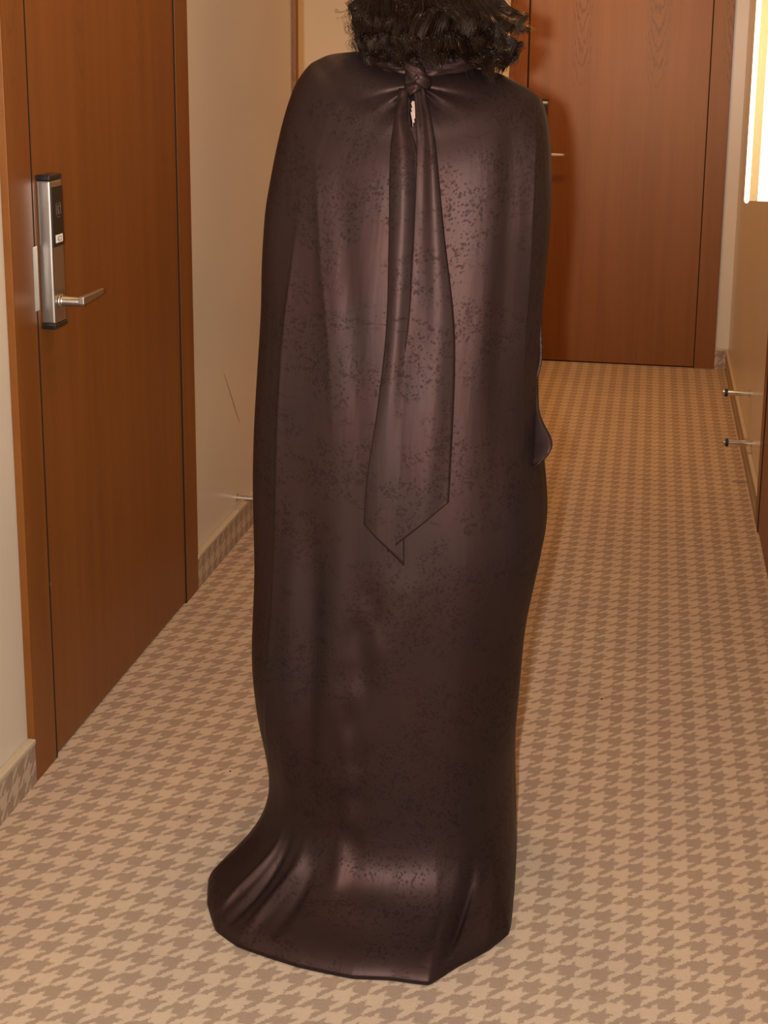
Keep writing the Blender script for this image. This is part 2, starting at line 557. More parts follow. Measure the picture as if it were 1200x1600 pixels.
# left door: local x runs along +Y, out of wall is +X
r1, _ = door('door_1', 'brown oak hotel door with steel card lock on the left wall', None, None, D1, M['wood_side'], 0)
r2, _ = door('door_2', 'brown oak door with cathedral grain at the corridor end', None, None, D2, M['wood_end'], 0)
r3, _ = door('door_3', 'brown oak door frame at the right edge beside the door stops', None, None, D3, M['wood_side'], 0)
lock(r1, 1, 2.685, 0.003, '422')
box('strike_plate', D1[1] - 0.016, D1[1] + 0.004, -0.0015, 0.0025, 0.985, 1.115, M['steel'], r1, 0.0005)
lock(r2, 1, -0.522, 0.003, '')
box('door_latch', D1[1] - 0.004, D1[1] + 0.001, -0.001, 0.02, 0.395, 0.402, M['chrome'], r1)
r1.matrix_world = Matrix(((0, -1, 0, XL), (1, 0, 0, 0), (0, 0, 1, 0), (0, 0, 0, 1)))
r2.matrix_world = Matrix.Translation((0, YE, 0))
# right door: mirror of the left one, local x along +Y, out of wall is -X
r3.matrix_world = Matrix(((0, 1, 0, XR), (-1, 0, 0, D3[0] + D3[3]), (0, 0, 1, 0), (0, 0, 0, 1)))


# ------------------------------------------------------------------ door stops
def door_stop(x, y, z, s, label, length=0.102):
    root = tag(empty('door_stop', (x, y, z)), label, 'door stop', 'door stops on the walls')
    bm = bmesh.new()
    lathe(bm, ((0, .014), (.003, .014), (.004, .0095), (length - .02, .0095)), (x, y, z), (s, 0, 0), 24)
    from_bm('post', bm, M['chrome'], root)
    bm = bmesh.new()
    lathe(bm, ((length - .02, .0100), (length - .019, .0148), (length - .009, .0148), (length - .008, .010)), (x, y, z), (s, 0, 0), 24)
    from_bm('rubber_ring', bm, M['rubber'], root)
    bm = bmesh.new()
    lathe(bm, ((length - .008, .0120), (length - .002, .0120), (length, .010)), (x, y, z), (s, 0, 0), 24)
    from_bm('end_cap', bm, M['chrome'], root)
    return root


door_stop(WL, 4.05, 0.128, 1, 'chrome door stop on the left wall half hidden by the long dress')
door_stop(WR, 5.216, 0.262, -1, 'chrome door stop on the right wall, the higher and farther one')
door_stop(WR, 5.003, 0.132, -1, 'chrome door stop on the right wall, the lower and nearer one')

# ------------------------------------------------------------------ wall lamp
LY = 4.75
lamp = tag(empty('wall_lamp', (WR, LY, 1.02)), 'tall lit wall lamp with a glowing tube on the right wall', 'wall lamp')
box('mounting_plate', WR - 0.004, WR, LY - 0.045, LY + 0.045, 1.03, 1.90, M['brass'], lamp, 0.001)
box('glow_panel', 0.3365, WR - 0.004, LY - 0.028, LY + 0.028, 1.022, 1.95, M['opal'], lamp, 0.002)
box('lamp_body', 0.3115, 0.3365, LY - 0.031, LY + 0.031, 1.022, 1.95, M['brass'], lamp, 0.001)
bm = bmesh.new()
lathe(bm, ((0, .002), (.003, .0055), (.008, .0078), (.935, .0078), (.942, .005)), (0.3035, LY - 0.020, 1.014), (0, 0, 1), 20)
from_bm('glow_tube', bm, M['tube'], lamp, True)

# ------------------------------------------------------------------ scuff on the left wall
pts = [(3.905, .552), (3.93, .520), (3.965, .475), (4.00, .432), (4.035, .392), (4.068, .358)]
bm = bmesh.new()
prev = None
for k, (yy, zz) in enumerate(pts):
    hw = (0.0006, .0012, .0016, .0018, .0016, .0006)[k]
    zz += 0.006 * math.sin(k * 0.8)
    a = bm.verts.new((WL + .0004, yy + .03 - hw, zz - hw)); b = bm.verts.new((WL + .0004, yy + .03 + hw, zz + hw))
    if prev:
        bm.faces.new((prev[0], prev[1], b, a))
    prev = (a, b)
wl = bpy.data.objects['wall_left']
from_bm('scuff_mark', bm, M['mark'], wl)

# ------------------------------------------------------------------ crumbs on the carpet
for x, y, r, lab in ((-0.822, 2.651, .0028, 'dark crumb on the carpet left of the dress, larger of a pair'),
                     (-0.844, 2.655, .0016, 'tiny dark crumb on the carpet left of the dress, smaller of a pair'),
                     (-0.849, 2.461, .0018, 'tiny dark crumb lying alone on carpet before the left door'),
                     (-0.059, 3.153, .0030, 'dark crumb on the carpet right of the dress')):
    bm = bmesh.new()
    bmesh.ops.create_icosphere(bm, subdivisions=1, radius=r)
    for v in bm.verts:
        v.co *= random.uniform(.7, 1.3)
        v.co.z *= .6
        v.co += Vector((x, y, r * .5))
    tag(from_bm('carpet_crumb', bm, M['crumb']), lab, 'crumb')

# ------------------------------------------------------------------ the person
BX, BY = -0.412, 2.505


def make_body():
    V, E, Rr = [], [], []

    def add(p, r, parent=None):
        V.append((BX + p[0], BY + p[1], p[2]))
        Rr.append(r)
        i = len(V) - 1
        if parent is not None:
            E.append((parent, i))
        return i
    pel = add((0, 0, 1.00), (.130, .095))
    wai = add((0, 0, 1.14), (.105, .080), pel)
    che = add((0, -.005, 1.30), (.125, .090), wai)
    up = add((0, -.010, 1.41), (.090, .070), che)
    nb = add((0, -.005, 1.475), (.052, .055), up)
    nk = add((0, .008, 1.545), (.048, .052), nb)
    hb = add((0, .015, 1.605), (.066, .082), nk)
    hm = add((0, .012, 1.665), (.074, .092), hb)
    ht = add((0, .005, 1.725), (.068, .082), hm)
    add((0, .000, 1.765), (.038, .045), ht)
    nose = add((0, .112, 1.655), (.010, .010), hm)
    add((0, .122, 1.638), (.008, .008), nose)
    add((0, .088, 1.580), (.022, .020), hb)                 # chin
    for s in (-1, 1):
        e = add((s * .082, .005, 1.645), (.010, .018), hm)   # ear
        add((s * .090, -.004, 1.655), (.006, .016), e)
        cl = add((s * .085, -.005, 1.430), (.060, .055), up)
        sh = add((s * .165, 0, 1.415), (.052, .052), cl)
        el = add((s * .190, -.005, 1.130), (.040, .040), sh)
        fo = add((s * .188, .040, 1.000), (.036, .036), el)
        wr = add((s * .180, .075, .890), (.024, .028), fo)
        pa = add((s * .176, .090, .820), (.020, .036), wr)
        for k, (dy, l) in enumerate(((.030, .068), (.010, .078), (-.010, .074), (-.028, .058))):
            f1 = add((s * .174, .093 + dy, .775), (.0085, .0085), pa)
            f2 = add((s * .168, .098 + dy, .775 - l * .5), (.008, .008), f1)
            add((s * .158, .100 + dy, .775 - l * .9), (.0065, .0065), f2)
        t1 = add((s * .160, .128, .835), (.010, .010), pa)
        add((s * .152, .140, .800), (.008, .008), t1)
        hp = add((s * .085, 0, .930), (.085, .085), pel)
        th = add((s * .088, 0, .740), (.075, .075), hp)
        kn = add((s * .085, .012, .530), (.052, .054), th)
        ca = add((s * .083, -.008, .380), (.050, .052), kn)
        an = add((s * .080, -.010, .130), (.032, .034), ca)
        he = add((s * .080, -.030, .085), (.030, .030), an)
        ba = add((s * .082, .085, .035), (.036, .026), an)
        add((s * .082, .140, .024), (.026, .018), ba)
    me = bpy.data.meshes.new('person')
    me.from_pydata(V, E, [])
    o = link('person', me, M['skin'])
    o.modifiers.new('skin', 'SKIN')
    for i, (sv, r) in enumerate(zip(me.skin_vertices[0].data, Rr)):
        sv.radius = r
        sv.use_root = (i == 0)
    ss = o.modifiers.new('smooth', 'SUBSURF')
    ss.levels = ss.render_levels = 2
    dg = bpy.context.evaluated_depsgraph_get()
    m2 = bpy.data.meshes.new_from_object(o.evaluated_get(dg))
    o.modifiers.clear()
    o.data = m2
    m2.polygons.foreach_set('use_smooth', [True] * len(m2.polygons))
    m2.update()
    if not m2.materials:
        m2.materials.append(M['skin'])
    return o


person = make_body()
tag(person, 'person seen from behind in a long dark satin dress with a tie at the nape', 'person')
for s in (-1, 1):
    bm = bmesh.new()
    bmesh.ops.create_uvsphere(bm, u_segments=16, v_segments=10, radius=.011)
    for v in bm.verts:
        v.co += Vector((BX + s * .032, BY + .090, 1.668))
    from_bm('eye', bm, M['eye'], person, True)
bm = bmesh.new()
bmesh.ops.create_uvsphere(bm, u_segments=16, v_segments=10, radius=1)
for v in bm.verts:
    v.co = Vector((BX + v.co.x * .024, BY + .096 + v.co.y * .012, 1.607 + v.co.z * .008))
from_bm('mouth', bm, M['lip'], person, True)

# ---- dress: rings from the neck down to the hem that trails on the carpet
#        xl     zl     xr     zr     yb     zb     yf     zf    power
TOPK = [(-.474, 1.509, -.350, 1.497, 2.437, 1.480, 2.560, 1.470, 2.0),
        (-.509, 1.506, -.316, 1.486, 2.412, 1.468, 2.580, 1.450, 2.0),
        (-.563, 1.500, -.284, 1.476, 2.392, 1.448, 2.598, 1.420, 2.1),
        (-.588, 1.491, -.246, 1.460, 2.377, 1.422, 2.612, 1.390, 2.2),
        (-.605, 1.479, -.214, 1.443, 2.357, 1.392, 2.622, 1.360, 2.3),
        (-.627, 1.446, -.195, 1.426, 2.345, 1.362, 2.632, 1.330, 2.4),
        (-.644, 1.395, -.183, 1.390, 2.330, 1.325, 2.640, 1.300, 2.5),
        (-.662, 1.315, -.175, 1.330, 2.320, 1.275, 2.645, 1.255, 2.6),
        (-.673, 1.252, -.172, 1.260, 2.312, 1.220, 2.650, 1.205, 2.6)]
SIL_L = [(0, -.640), (.185, -.652), (.26, -.672), (.332, -.697), (.457, -.699), (.529, -.695), (.724, -.696), (.82, -.693),
         (.914, -.688), (1.025, -.683), (1.073, -.683), (1.18, -.677), (1.252, -.673)]
SIL_R = [(0, -.199), (.086, -.200), (.238, -.205), (.33, -.199), (.432, -.194), (.49, -.189), (.566, -.174), (.635, -.160), (.674, -.158),
         (.732, -.164), (.791, -.173), (.826, -.179), (.885, -.185), (.932, -.186), (.979, -.183), (1.048, -.180), (1.105, -.176), (1.176, -.172), (1.26, -.172)]
YB = [(0, 2.212), (.15, 2.213), (.30, 2.218), (.45, 2.226), (.62, 2.236), (.80, 2.252), (1.0, 2.280), (1.22, 2.312)]
YF = [(0, 2.700), (.45, 2.680), (.70, 2.668), (1.0, 2.655), (1.22, 2.650)]
# hem on the floor, counter-clockwise from the right over the back (towards the camera) and left to the front
HEM = [(-.195, 2.460), (-.186, 2.334), (-.183, 2.205), (-.211, 2.154), (-.258, 2.098), (-.299, 2.042), (-.365, 2.041), (-.426, 2.033),
       (-.522, 2.044), (-.637, 2.077), (-.686, 2.112), (-.725, 2.185), (-.744, 2.252), (-.700, 2.385), (-.668, 2.520),
       (-.610, 2.640), (-.520, 2.705), (-.430, 2.720), (-.320, 2.700), (-.240, 2.620)]
FLARE = [(0.0, .45), (.001, .35), (.004, .26), (.012, .185), (.05, .130), (.16, .090), (.38, .062), (.65, .042), (.87, .028), (.98, .014), (1.0, .003)]

NPH = 560
phi = np.arange(NPH) * 2 * np.pi / NPH
cph, sph = np.cos(phi), np.sin(phi)          # cos>0 right, sin>0 back (camera side)


def ring_xy(xl, xr, yb, yf, p):
    e = 2.0 / p
    cx = np.sign(cph) * np.abs(cph) ** e
    sx = np.sign(sph) * np.abs(sph) ** e
    x = (xl + xr) / 2 + (xr - xl) / 2 * cx
    ym = (yb + yf) / 2
    y = np.where(sx > 0, ym - (ym - yb) * sx, ym - (yf - ym) * sx)
    return x, y


rows = []
tt = np.linspace(0, 8, 110)
tk = list(range(9))
cols = [[(k, r[c]) for k, r in zip(tk, TOPK)] for c in range(9)]
for t in tt:
    xl, zl, xr, zr, yb, zb, yf, zf, p = (float(interp(t, c)) for c in cols)
    x, y = ring_xy(xl, xr, yb, yf, p)
    z = np.where(cph > 0, zr, zl) * cph**2 + np.where(sph > 0, zb, zf) * sph**2
    rows.append(np.stack([x, y, z], 1))
last = rows[-1].copy()
zz = np.linspace(1.0, 0.0, 150)[1:]
Z1, Z2 = 1.20, 0.45
for f in zz:
    z = Z2 + (Z1 - Z2) * f
    xl, xr = float(interp(z, SIL_L)), float(interp(z, SIL_R))
    yb, yf = float(interp(z, YB)), float(interp(z, YF))
    x, y = ring_xy(xl, xr, yb, yf, 2.6)
    zt = last[:, 2] * f + Z2 * (1 - f)
    rows.append(np.stack([x, y, zt], 1))
# hem curve by direction angle
hc = np.array((-.45, 2.40))
ha = np.array([math.atan2(-(y - hc[1]), x - hc[0]) for x, y in HEM])
ha = np.unwrap(ha)
hx = [h[0] for h in HEM]
hy = [h[1] for h in HEM]
ext_a = np.concatenate([ha - 2 * np.pi, ha, ha + 2 * np.pi])
order = np.argsort(ext_a)
gx = 0.75 * np.interp(phi, ext_a[order], np.array(hx * 3)[order]) + 0.25 * interp(phi, list(zip(ext_a[order], np.array(hx * 3)[order])))
gy = 0.75 * np.interp(phi, ext_a[order], np.array(hy * 3)[order]) + 0.25 * interp(phi, list(zip(ext_a[order], np.array(hy * 3)[order])))
ts = np.linspace(0, 10, 120)[1:]
flare_pow = 1 - 0.45 * np.maximum(-cph, 0) ** 2
fw = [(k, v[0]) for k, v in enumerate(FLARE)]
fz = [(k, v[1]) for k, v in enumerate(FLARE)]
for t in ts:
    w, z = float(interp(t, fw)), float(interp(t, fz))
    xl, xr = float(interp(z, SIL_L)), float(interp(z, SIL_R))
    yb, yf = float(interp(z, YB)), float(interp(z, YF))
    x, y = ring_xy(xl, xr, yb, yf, 2.6)
    w = max(w, 0.0) ** flare_pow
    rows.append(np.stack([x * (1 - w) + gx * w, y * (1 - w) + gy * w, np.full(NPH, z)], 1))
P = np.stack(rows)                            # rings, phi, 3
for _ in range(40):                           # even out the join between shoulders and skirt
    P[70:290] = (P[69:289] + 2 * P[70:290] + P[71:291]) / 4
for _ in range(45):                           # and the sweep of the train
    P[285:-8] = (P[284:-9] + 2 * P[285:-8] + P[286:-7]) / 4
NR = P.shape[0]

# UVs from arc length (metres) before the folds are pressed in
du = np.linalg.norm(np.diff(np.concatenate([P, P[:, :1]], 1), axis=1), axis=2)
mid = NPH // 4
ref = 160
uu = np.cumsum(du[ref]) - du[ref][:mid].sum()
dv = np.linalg.norm(np.diff(P[:, mid], axis=0), axis=1)
vv = -np.concatenate([[0], np.cumsum(dv)])
UV = np.stack(np.broadcast_arrays(uu[None, :], vv[:, None]), -1).copy()

# folds
X, Yv, Zv = P[..., 0].copy(), P[..., 1].copy(), P[..., 2].copy()
back = sstep(sph, 0.05, 0.45)[None, :] * np.ones((NR, 1))
side = 1 - 0.0 * back
D = np.zeros_like(X)


def along(z, pts):
    return interp(z, sorted((b, a) for a, b in pts))


def gauss(d, s):
    return np.exp(-(d / s) ** 2)


# sharp standing fold down the left side, panel behind it falls away
f1 = along(Zv, [(-.585, 1.30), (-.598, 1.13), (-.606, 1.03), (-.615, .58), (-.632, .33), (-.64, .1)])
a1 = sstep(Zv, .15, .45) * (1 - sstep(Zv, 1.02, 1.28))
d = X - f1
D += a1 * back * (0.0100 * np.exp(-np.abs(d) / .019) * (d >= 0) + 0.0100 * np.exp(-np.abs(d) / .006) * (d < 0) - 0.009 * sstep(-d, .0, .050))
# second softer fold
f2 = along(Zv, [(-.560, 1.33), (-.554, 1.27), (-.543, 1.16), (-.528, 1.05), (-.51, .85)])
D += back * sstep(Zv, .80, 1.12) * (1 - sstep(Zv, 1.25, 1.36)) * (0.0045 * np.where(X > f2, np.exp(-np.abs(X - f2) / .020), np.exp(-np.abs(X - f2) / .010)) - .003 * gauss(X - f2 - .045, .02))
# flutes low on the left
lo = sstep(Zv, .10, .30) * (1 - sstep(Zv, .55, .80))
for cx, s, a in ((-.590, .020, .006), (-.545, .022, -.010), (-.500, .03, .005)):
    D += back * lo * a * gauss(X - cx - .02 * (Zv - .4), s)
# right edge fold
f3 = along(Zv, [(-.200, 1.43), (-.200, 1.36), (-.200, 1.18), (-.206, 1.0), (-.200, .85), (-.19, .6)])
a3 = sstep(Zv, .75, 1.0) * (1 - sstep(Zv, 1.36, 1.45))
d = X - f3
D += a3 * (0.009 * np.exp(-np.abs(d) / .009) - 0.006 * gauss(d + .03, .02))
# pleats radiating from the knot
KX, KZ = -.398, 1.452
ang = np.arctan2(X - KX, -(Zv - KZ))
rad = np.hypot(X - KX, Zv - KZ)
for ac, s, a, r0, r1 in ((-.78, .10, -.008, .03, .10), (-1.02, .10, .007, .02, .13), (-.50, .10, .006, .03, .12), (-1.30, .09, -.006, .02, .14),
                         (.85, .10, -.008, .03, .09), (1.12, .10, .008, .02, .13), (.55, .10, .005, .03, .12), (1.35, .08, -.006, .02, .14)):
    D += 0.6 * back * a * gauss(ang - ac, s) * sstep(rad, .008, r0) * (1 - sstep(rad, r0, r1))
# long centre-back line with puckers
fs = along(Zv, [(-.405, .70), (-.425, .60), (-.455, .462), (-.466, .375), (-.478, .216), (-.482, .12), (-.490, .05)])
asm = sstep(Zv, .03, .10) * (1 - sstep(Zv, .55, .68))
pk = np.array([[noise.noise(Vector((float(x) * 26, float(z) * 17, 3.7))) if b > 0.01 and z < .72 else 0.0
                for x, z, b in zip(xr_, zr_, br_)] for xr_, zr_, br_ in zip(X, Zv, back)])
D += back * asm * gauss(X - fs, .030) * (0.0015 + 0.009 * pk)
D += back * asm * (0.004 * gauss(X - fs - .045, .030) - .003 * gauss(X - fs + .03, .018))
# broad slow undulation
und = np.array([[noise.noise(Vector((float(x) * 7, float(y) * 7, float(z) * 0.7 + 10))) for x, y, z in zip(a, b, c)] for a, b, c in zip(X, Yv, Zv)])
D += 0.006 * und * sstep(1.44 - Zv, 0.0, .25)
und2 = np.array([[noise.noise(Vector((float(x) * 16, float(y) * 16, float(z) * 1.3 + 30))) for x, y, z in zip(a, b, c)] for a, b, c in zip(X, Yv, Zv)])
D += 0.0028 * und2 * sstep(1.44 - Zv, 0.0, .2)

# direction of push: horizontal outward normal of each ring
T = np.roll(P, -1, 1) - np.roll(P, 1, 1)
nx, ny = -T[..., 1], T[..., 0]
nn = np.hypot(nx, ny) + 1e-9
nx, ny = nx / nn, ny / nn
cxr = P[..., 0].mean(1, keepdims=True)
cyr = P[..., 1].mean(1, keepdims=True)
sg = np.sign(nx * (P[..., 0] - cxr) + ny * (P[..., 1] - cyr))
nx, ny = nx * sg, ny * sg
hemfade = sstep(Zv, 0.02, 0.10)
P[..., 0] += nx * D * hemfade
P[..., 1] += ny * D * hemfade

# pooled folds of the train: ridges and troughs across the cloth lying on the floor
low = (1 - sstep(Zv, .10, .26)) * sstep(Zv, .006, .045)


def ridge(x0, y0, x1, y1, width, height):
    px, py = P[..., 0], P[..., 1]
    dx, dy = x1 - x0, y1 - y0
    L2 = dx * dx + dy * dy
    t = np.clip(((px - x0) * dx + (py - y0) * dy) / L2, 0, 1)
    dist = np.hypot(px - x0 - t * dx, py - y0 - t * dy)
    P[..., 2] += low * height * gauss(dist, width) * (0.35 + 0.65 * np.sin(np.pi * np.clip(t * .9 + .1, 0, 1)))


ridge(-.702, 2.122, -.600, 2.250, .007, .013)
ridge(-.662, 2.105, -.580, 2.245, .008, -.011)
ridge(-.622, 2.095, -.548, 2.225, .010, .011)
ridge(-.570, 2.095, -.525, 2.215, .012, -.007)
ridge(-.278, 2.075, -.250, 2.260, .007, -.011)
ridge(-.300, 2.070, -.272, 2.250, .012, .008)
ridge(-.215, 2.170, -.210, 2.300, .016, .008)
ridge(-.480, 2.150, -.380, 2.130, .03, .005)
P[..., 2] = np.maximum(P[..., 2], 0.002)

# keyhole below the knot
Kc = (P[:-1, :, 0] + P[1:, :, 0]) / 2
Kz = (P[:-1, :, 2] + P[1:, :, 2]) / 2
khx, kz0, kz1 = -0.396, 1.385, 1.444
kw = 0.0085 * np.sqrt(np.clip((Kz - kz0) / (kz1 - kz0), 0, 1))
keep = ~((np.abs(Kc - khx) < kw) & (Kz > kz0) & (Kz < kz1) & (sph[None, :] > 0.5))

me = grid_mesh('dress', P, True, UV, keep)
dress = link('dress', me, M['satin'], person, True)
tag(dress, 'floor length dark mauve brown satin dress with tonal blossom pattern')
sol = dress.modifiers.new('cloth', 'SOLIDIFY')
sol.thickness = 0.0012
sol.offset = -1

# surface lookup for things lying on the back of the dress
full = grid_mesh('lookup', P, True)
tree = BVHTree.FromPolygons([v.co[:] for v in full.vertices], [p.vertices[:] for p in full.polygons])
bpy.data.meshes.remove(full)


def back_y(x, z):
    h = tree.ray_cast(Vector((x, 1.2, z)), Vector((0, 1, 0)), 3)
    return h[0].y if h[0] else 2.40


def tie_tail(left, right, lift, seed, roll):
    nv, nu = 150, 22
    tv = np.linspace(0, 1, nv)
    lx = interp(tv, [(k / (len(left) - 1), p[0]) for k, p in enumerate(left)])
    lz = interp(tv, [(k / (len(left) - 1), p[1]) for k, p in enumerate(left)])
    rx = interp(tv, [(k / (len(right) - 1), p[0]) for k, p in enumerate(right)])
    rz = interp(tv, [(k / (len(right) - 1), p[1]) for k, p in enumerate(right)])
    G = np.zeros((nv, nu, 3))
    uvg = np.zeros((nv, nu, 2))
    ymean = np.zeros((nv, nu))
    for i in range(nv):
        for j in range(nu):
            f = j / (nu - 1)
            x, z = lx[i] * (1 - f) + rx[i] * f, lz[i] * (1 - f) + rz[i] * f
            G[i, j] = (x, 0, z)
            uvg[i, j] = (x * 1.0 + seed * .37, z + seed * .61)
            ymean[i, j] = back_y(x, z)
    # smooth the support so the cloth bridges small folds
    for _ in range(6):
        ymean[1:-1] = (ymean[:-2] + ymean[1:-1] + ymean[2:]) / 3
        ymean[:, 1:-1] = (ymean[:, :-2] + ymean[:, 1:-1] + ymean[:, 2:]) / 3
    for i in range(nv):
        for j in range(nu):
            f = j / (nu - 1)
            t = tv[i]
            w = noise.noise(Vector((f * 2.2 + seed, t * 3.0, seed * 1.7)))
            fold = roll * (0.5 + 0.5 * math.sin((f * 2.1 + t * .9 + seed) * math.pi)) * (1 - .5 * t)
            bulge = 0.004 * math.sin(math.pi * f)
            G[i, j, 1] = ymean[i, j] - lift - 0.004 * w - fold - bulge - 0.006 * (1 - t) ** 3
    m = grid_mesh('tie_tail', G, False, uvg)
    o = link('tie_tail', m, M['satin'], dress, True)
    s = o.modifiers.new('cloth', 'SOLIDIFY')
    s.thickness = 0.0016
    s.offset = 0
    return o


tie_tail([(-0.425, 1.446), (-0.427, 1.397), (-0.429, 1.332), (-0.425, 1.19), (-0.424, 1.052), (-0.434, 0.92), (-0.448, 0.808), (-0.452, 0.724)],
         [(-0.409, 1.446), (-0.404, 1.394), (-0.384, 1.334), (-0.379, 1.191), (-0.379, 1.054), (-0.38, 0.924), (-0.384, 0.812), (-0.381, 0.657)], .003, 1.3, .004)
tie_tail([(-0.399, 1.45), (-0.39, 1.398), (-0.384, 1.334), (-0.384, 1.191), (-0.389, 1.054), (-0.404, 0.942), (-0.409, 0.811), (-0.41, 0.679)],
         [(-0.384, 1.455), (-0.365, 1.401), (-0.35, 1.334), (-0.333, 1.214), (-0.313, 1.078), (-0.308, 0.974), (-0.309, 0.817), (-0.31, 0.767)], .006, 2.6, .006)


# collar band round the neck, gathered towards the knot
def band(path, half, thick, name, twist=0.0, seed=0.0, closed=False, mat=None, parent=None, wr=0.004):
    """flattened, wrinkled cloth tube along a path"""
    n = len(path)
    S = 28
    G = np.zeros((n, S, 3))
    uvg = np.zeros((n, S, 2))
    for i in range(n):
        p = Vector(path[i])
        a = Vector(path[(i - 1) % n] if closed or i > 0 else path[0])
        b = Vector(path[(i + 1) % n] if closed or i < n - 1 else path[-1])
        t = (b - a).normalized()
        upv = Vector((0, 0, 1))
        if abs(t.z) > .8:
            upv = Vector((1, 0, 0))
        nrm = t.cross(upv).normalized()
        up2 = nrm.cross(t).normalized()
        hh = half[i] if hasattr(half, '__len__') else half
        th = thick[i] if hasattr(thick, '__len__') else thick
        for j in range(S):
            an = 2 * math.pi * j / S
            k = 1 + wr / th * noise.noise(Vector((math.cos(an) * 2.2 + seed, math.sin(an) * 2.2 + i * .05, i * 0.12 + seed))) \
                + .20 * math.sin(3 * an + i * .30 * twist + seed)
            q = p + up2 * (hh * math.sin(an) * (0.8 + .2 * k)) + nrm * (th * math.cos(an) * k)
            G[i, j] = q
            uvg[i, j] = (j / S * .1 + seed, i * .004)
    if closed:
        G = np.concatenate([G, G[:1]])
        uvg = np.concatenate([uvg, uvg[:1]])
    m = grid_mesh(name, G, True, uvg)
    return link(name, m, mat or M['satin'], parent, True)


cp = []
for k in range(90):
    a = 2 * math.pi * k / 90
    cb = max(math.sin(a), 0)
    cp.append((-.410 + .066 * math.cos(a), 2.500 - .074 * math.sin(a), 1.492 - .010 * cb + .004 * math.cos(a)))
band(cp, .019, .008, 'collar', 1.0, .4, True, None, dress, .005)
# right side of the tie running from the knot along the collar
rp = [(-.400 + .115 * f, 2.418 + .052 * f * f - .010 * math.sin(math.pi * f), 1.474 + .022 * f) for f in np.linspace(0, 1, 40)]
band(rp, [.012 + .004 * math.sin(math.pi * f) for f in np.linspace(0, 1, 40)], [.007] * 40, 'tie_band', 1.4, 1.9, False, None, dress, .004)
lp = [(-.408 - .095 * f, 2.418 + .045 * f * f - .008 * math.sin(math.pi * f), 1.474 + .022 * f) for f in np.linspace(0, 1, 40)]
band(lp, [.011] * 40, [.006] * 40, 'tie_band', 1.4, 4.9, False, None, dress, .004)
# the knot: one wrapped loop over a gathered core
kp = [(-.400 + .004 * math.sin(f * 5), 2.392 - .012 * math.sin(math.pi * f), 1.486 - .056 * f) for f in np.linspace(0, 1, 40)]
band(kp, [.007 + .010 * math.sin(math.pi * (0.15 + .8 * f)) for f in np.linspace(0, 1, 40)],
     [.006 + .008 * math.sin(math.pi * (.15 + .8 * f)) for f in np.linspace(0, 1, 40)], 'tie_knot', 2.0, 3.3, False, None, dress, .006)
wp = [(-.400 - .018 * math.cos(a) + 0.006, 2.386 - .016 * math.sin(a), 1.468 + .012 * math.cos(a)) for a in np.linspace(0, math.pi, 30)]
band(wp, [.012] * 30, [.005] * 30, 'tie_knot', 1.0, 5.1, False, None, dress, .003)

# loose sleeve end showing past the right side
sl_out = [(-0.185, 1.18), (-0.179, 1.046), (-0.175, 0.979), (-0.181, 0.937), (-0.173, 0.888), (-0.149, 0.849), (-0.153, 0.827), (-0.169, 0.809)]
sl_in = [(-.24, 1.15), (-.24, 1.03), (-.24, .95), (-.24, .90), (-.24, .85), (-.24, .80), (-.24, .77), (-.235, .750)]
nv, nu = 90, 16
tv = np.linspace(0, 1, nv)
G = np.zeros((nv, nu, 3))
uvg = np.zeros((nv, nu, 2))
for i, t in enumerate(tv):
    ox, oz = (float(interp(t, [(k / 7, p[c]) for k, p in enumerate(sl_out)])) for c in (0, 1))
    ix, iz = (float(interp(t, [(k / 7, p[c]) for k, p in enumerate(sl_in)])) for c in (0, 1))
    for j in range(nu):
        f = j / (nu - 1)
        G[i, j] = (ix * (1 - f) + ox * f, float(interp(t, [(0, 2.47), (.45, 2.44), (.75, 2.375), (1, 2.36)])) - .01 + .006 * math.sin(f * 3 + t * 5) + .012 * f + .07 * (1 - f) ** 1.5, iz * (1 - f) + oz * f)
        uvg[i, j] = (G[i, j, 0] + .9, G[i, j, 2])
o = link('sleeve', grid_mesh('sleeve', G, False, uvg), M['satin'], dress, True)
s = o.modifiers.new('cloth', 'SOLIDIFY')
s.thickness = 0.003


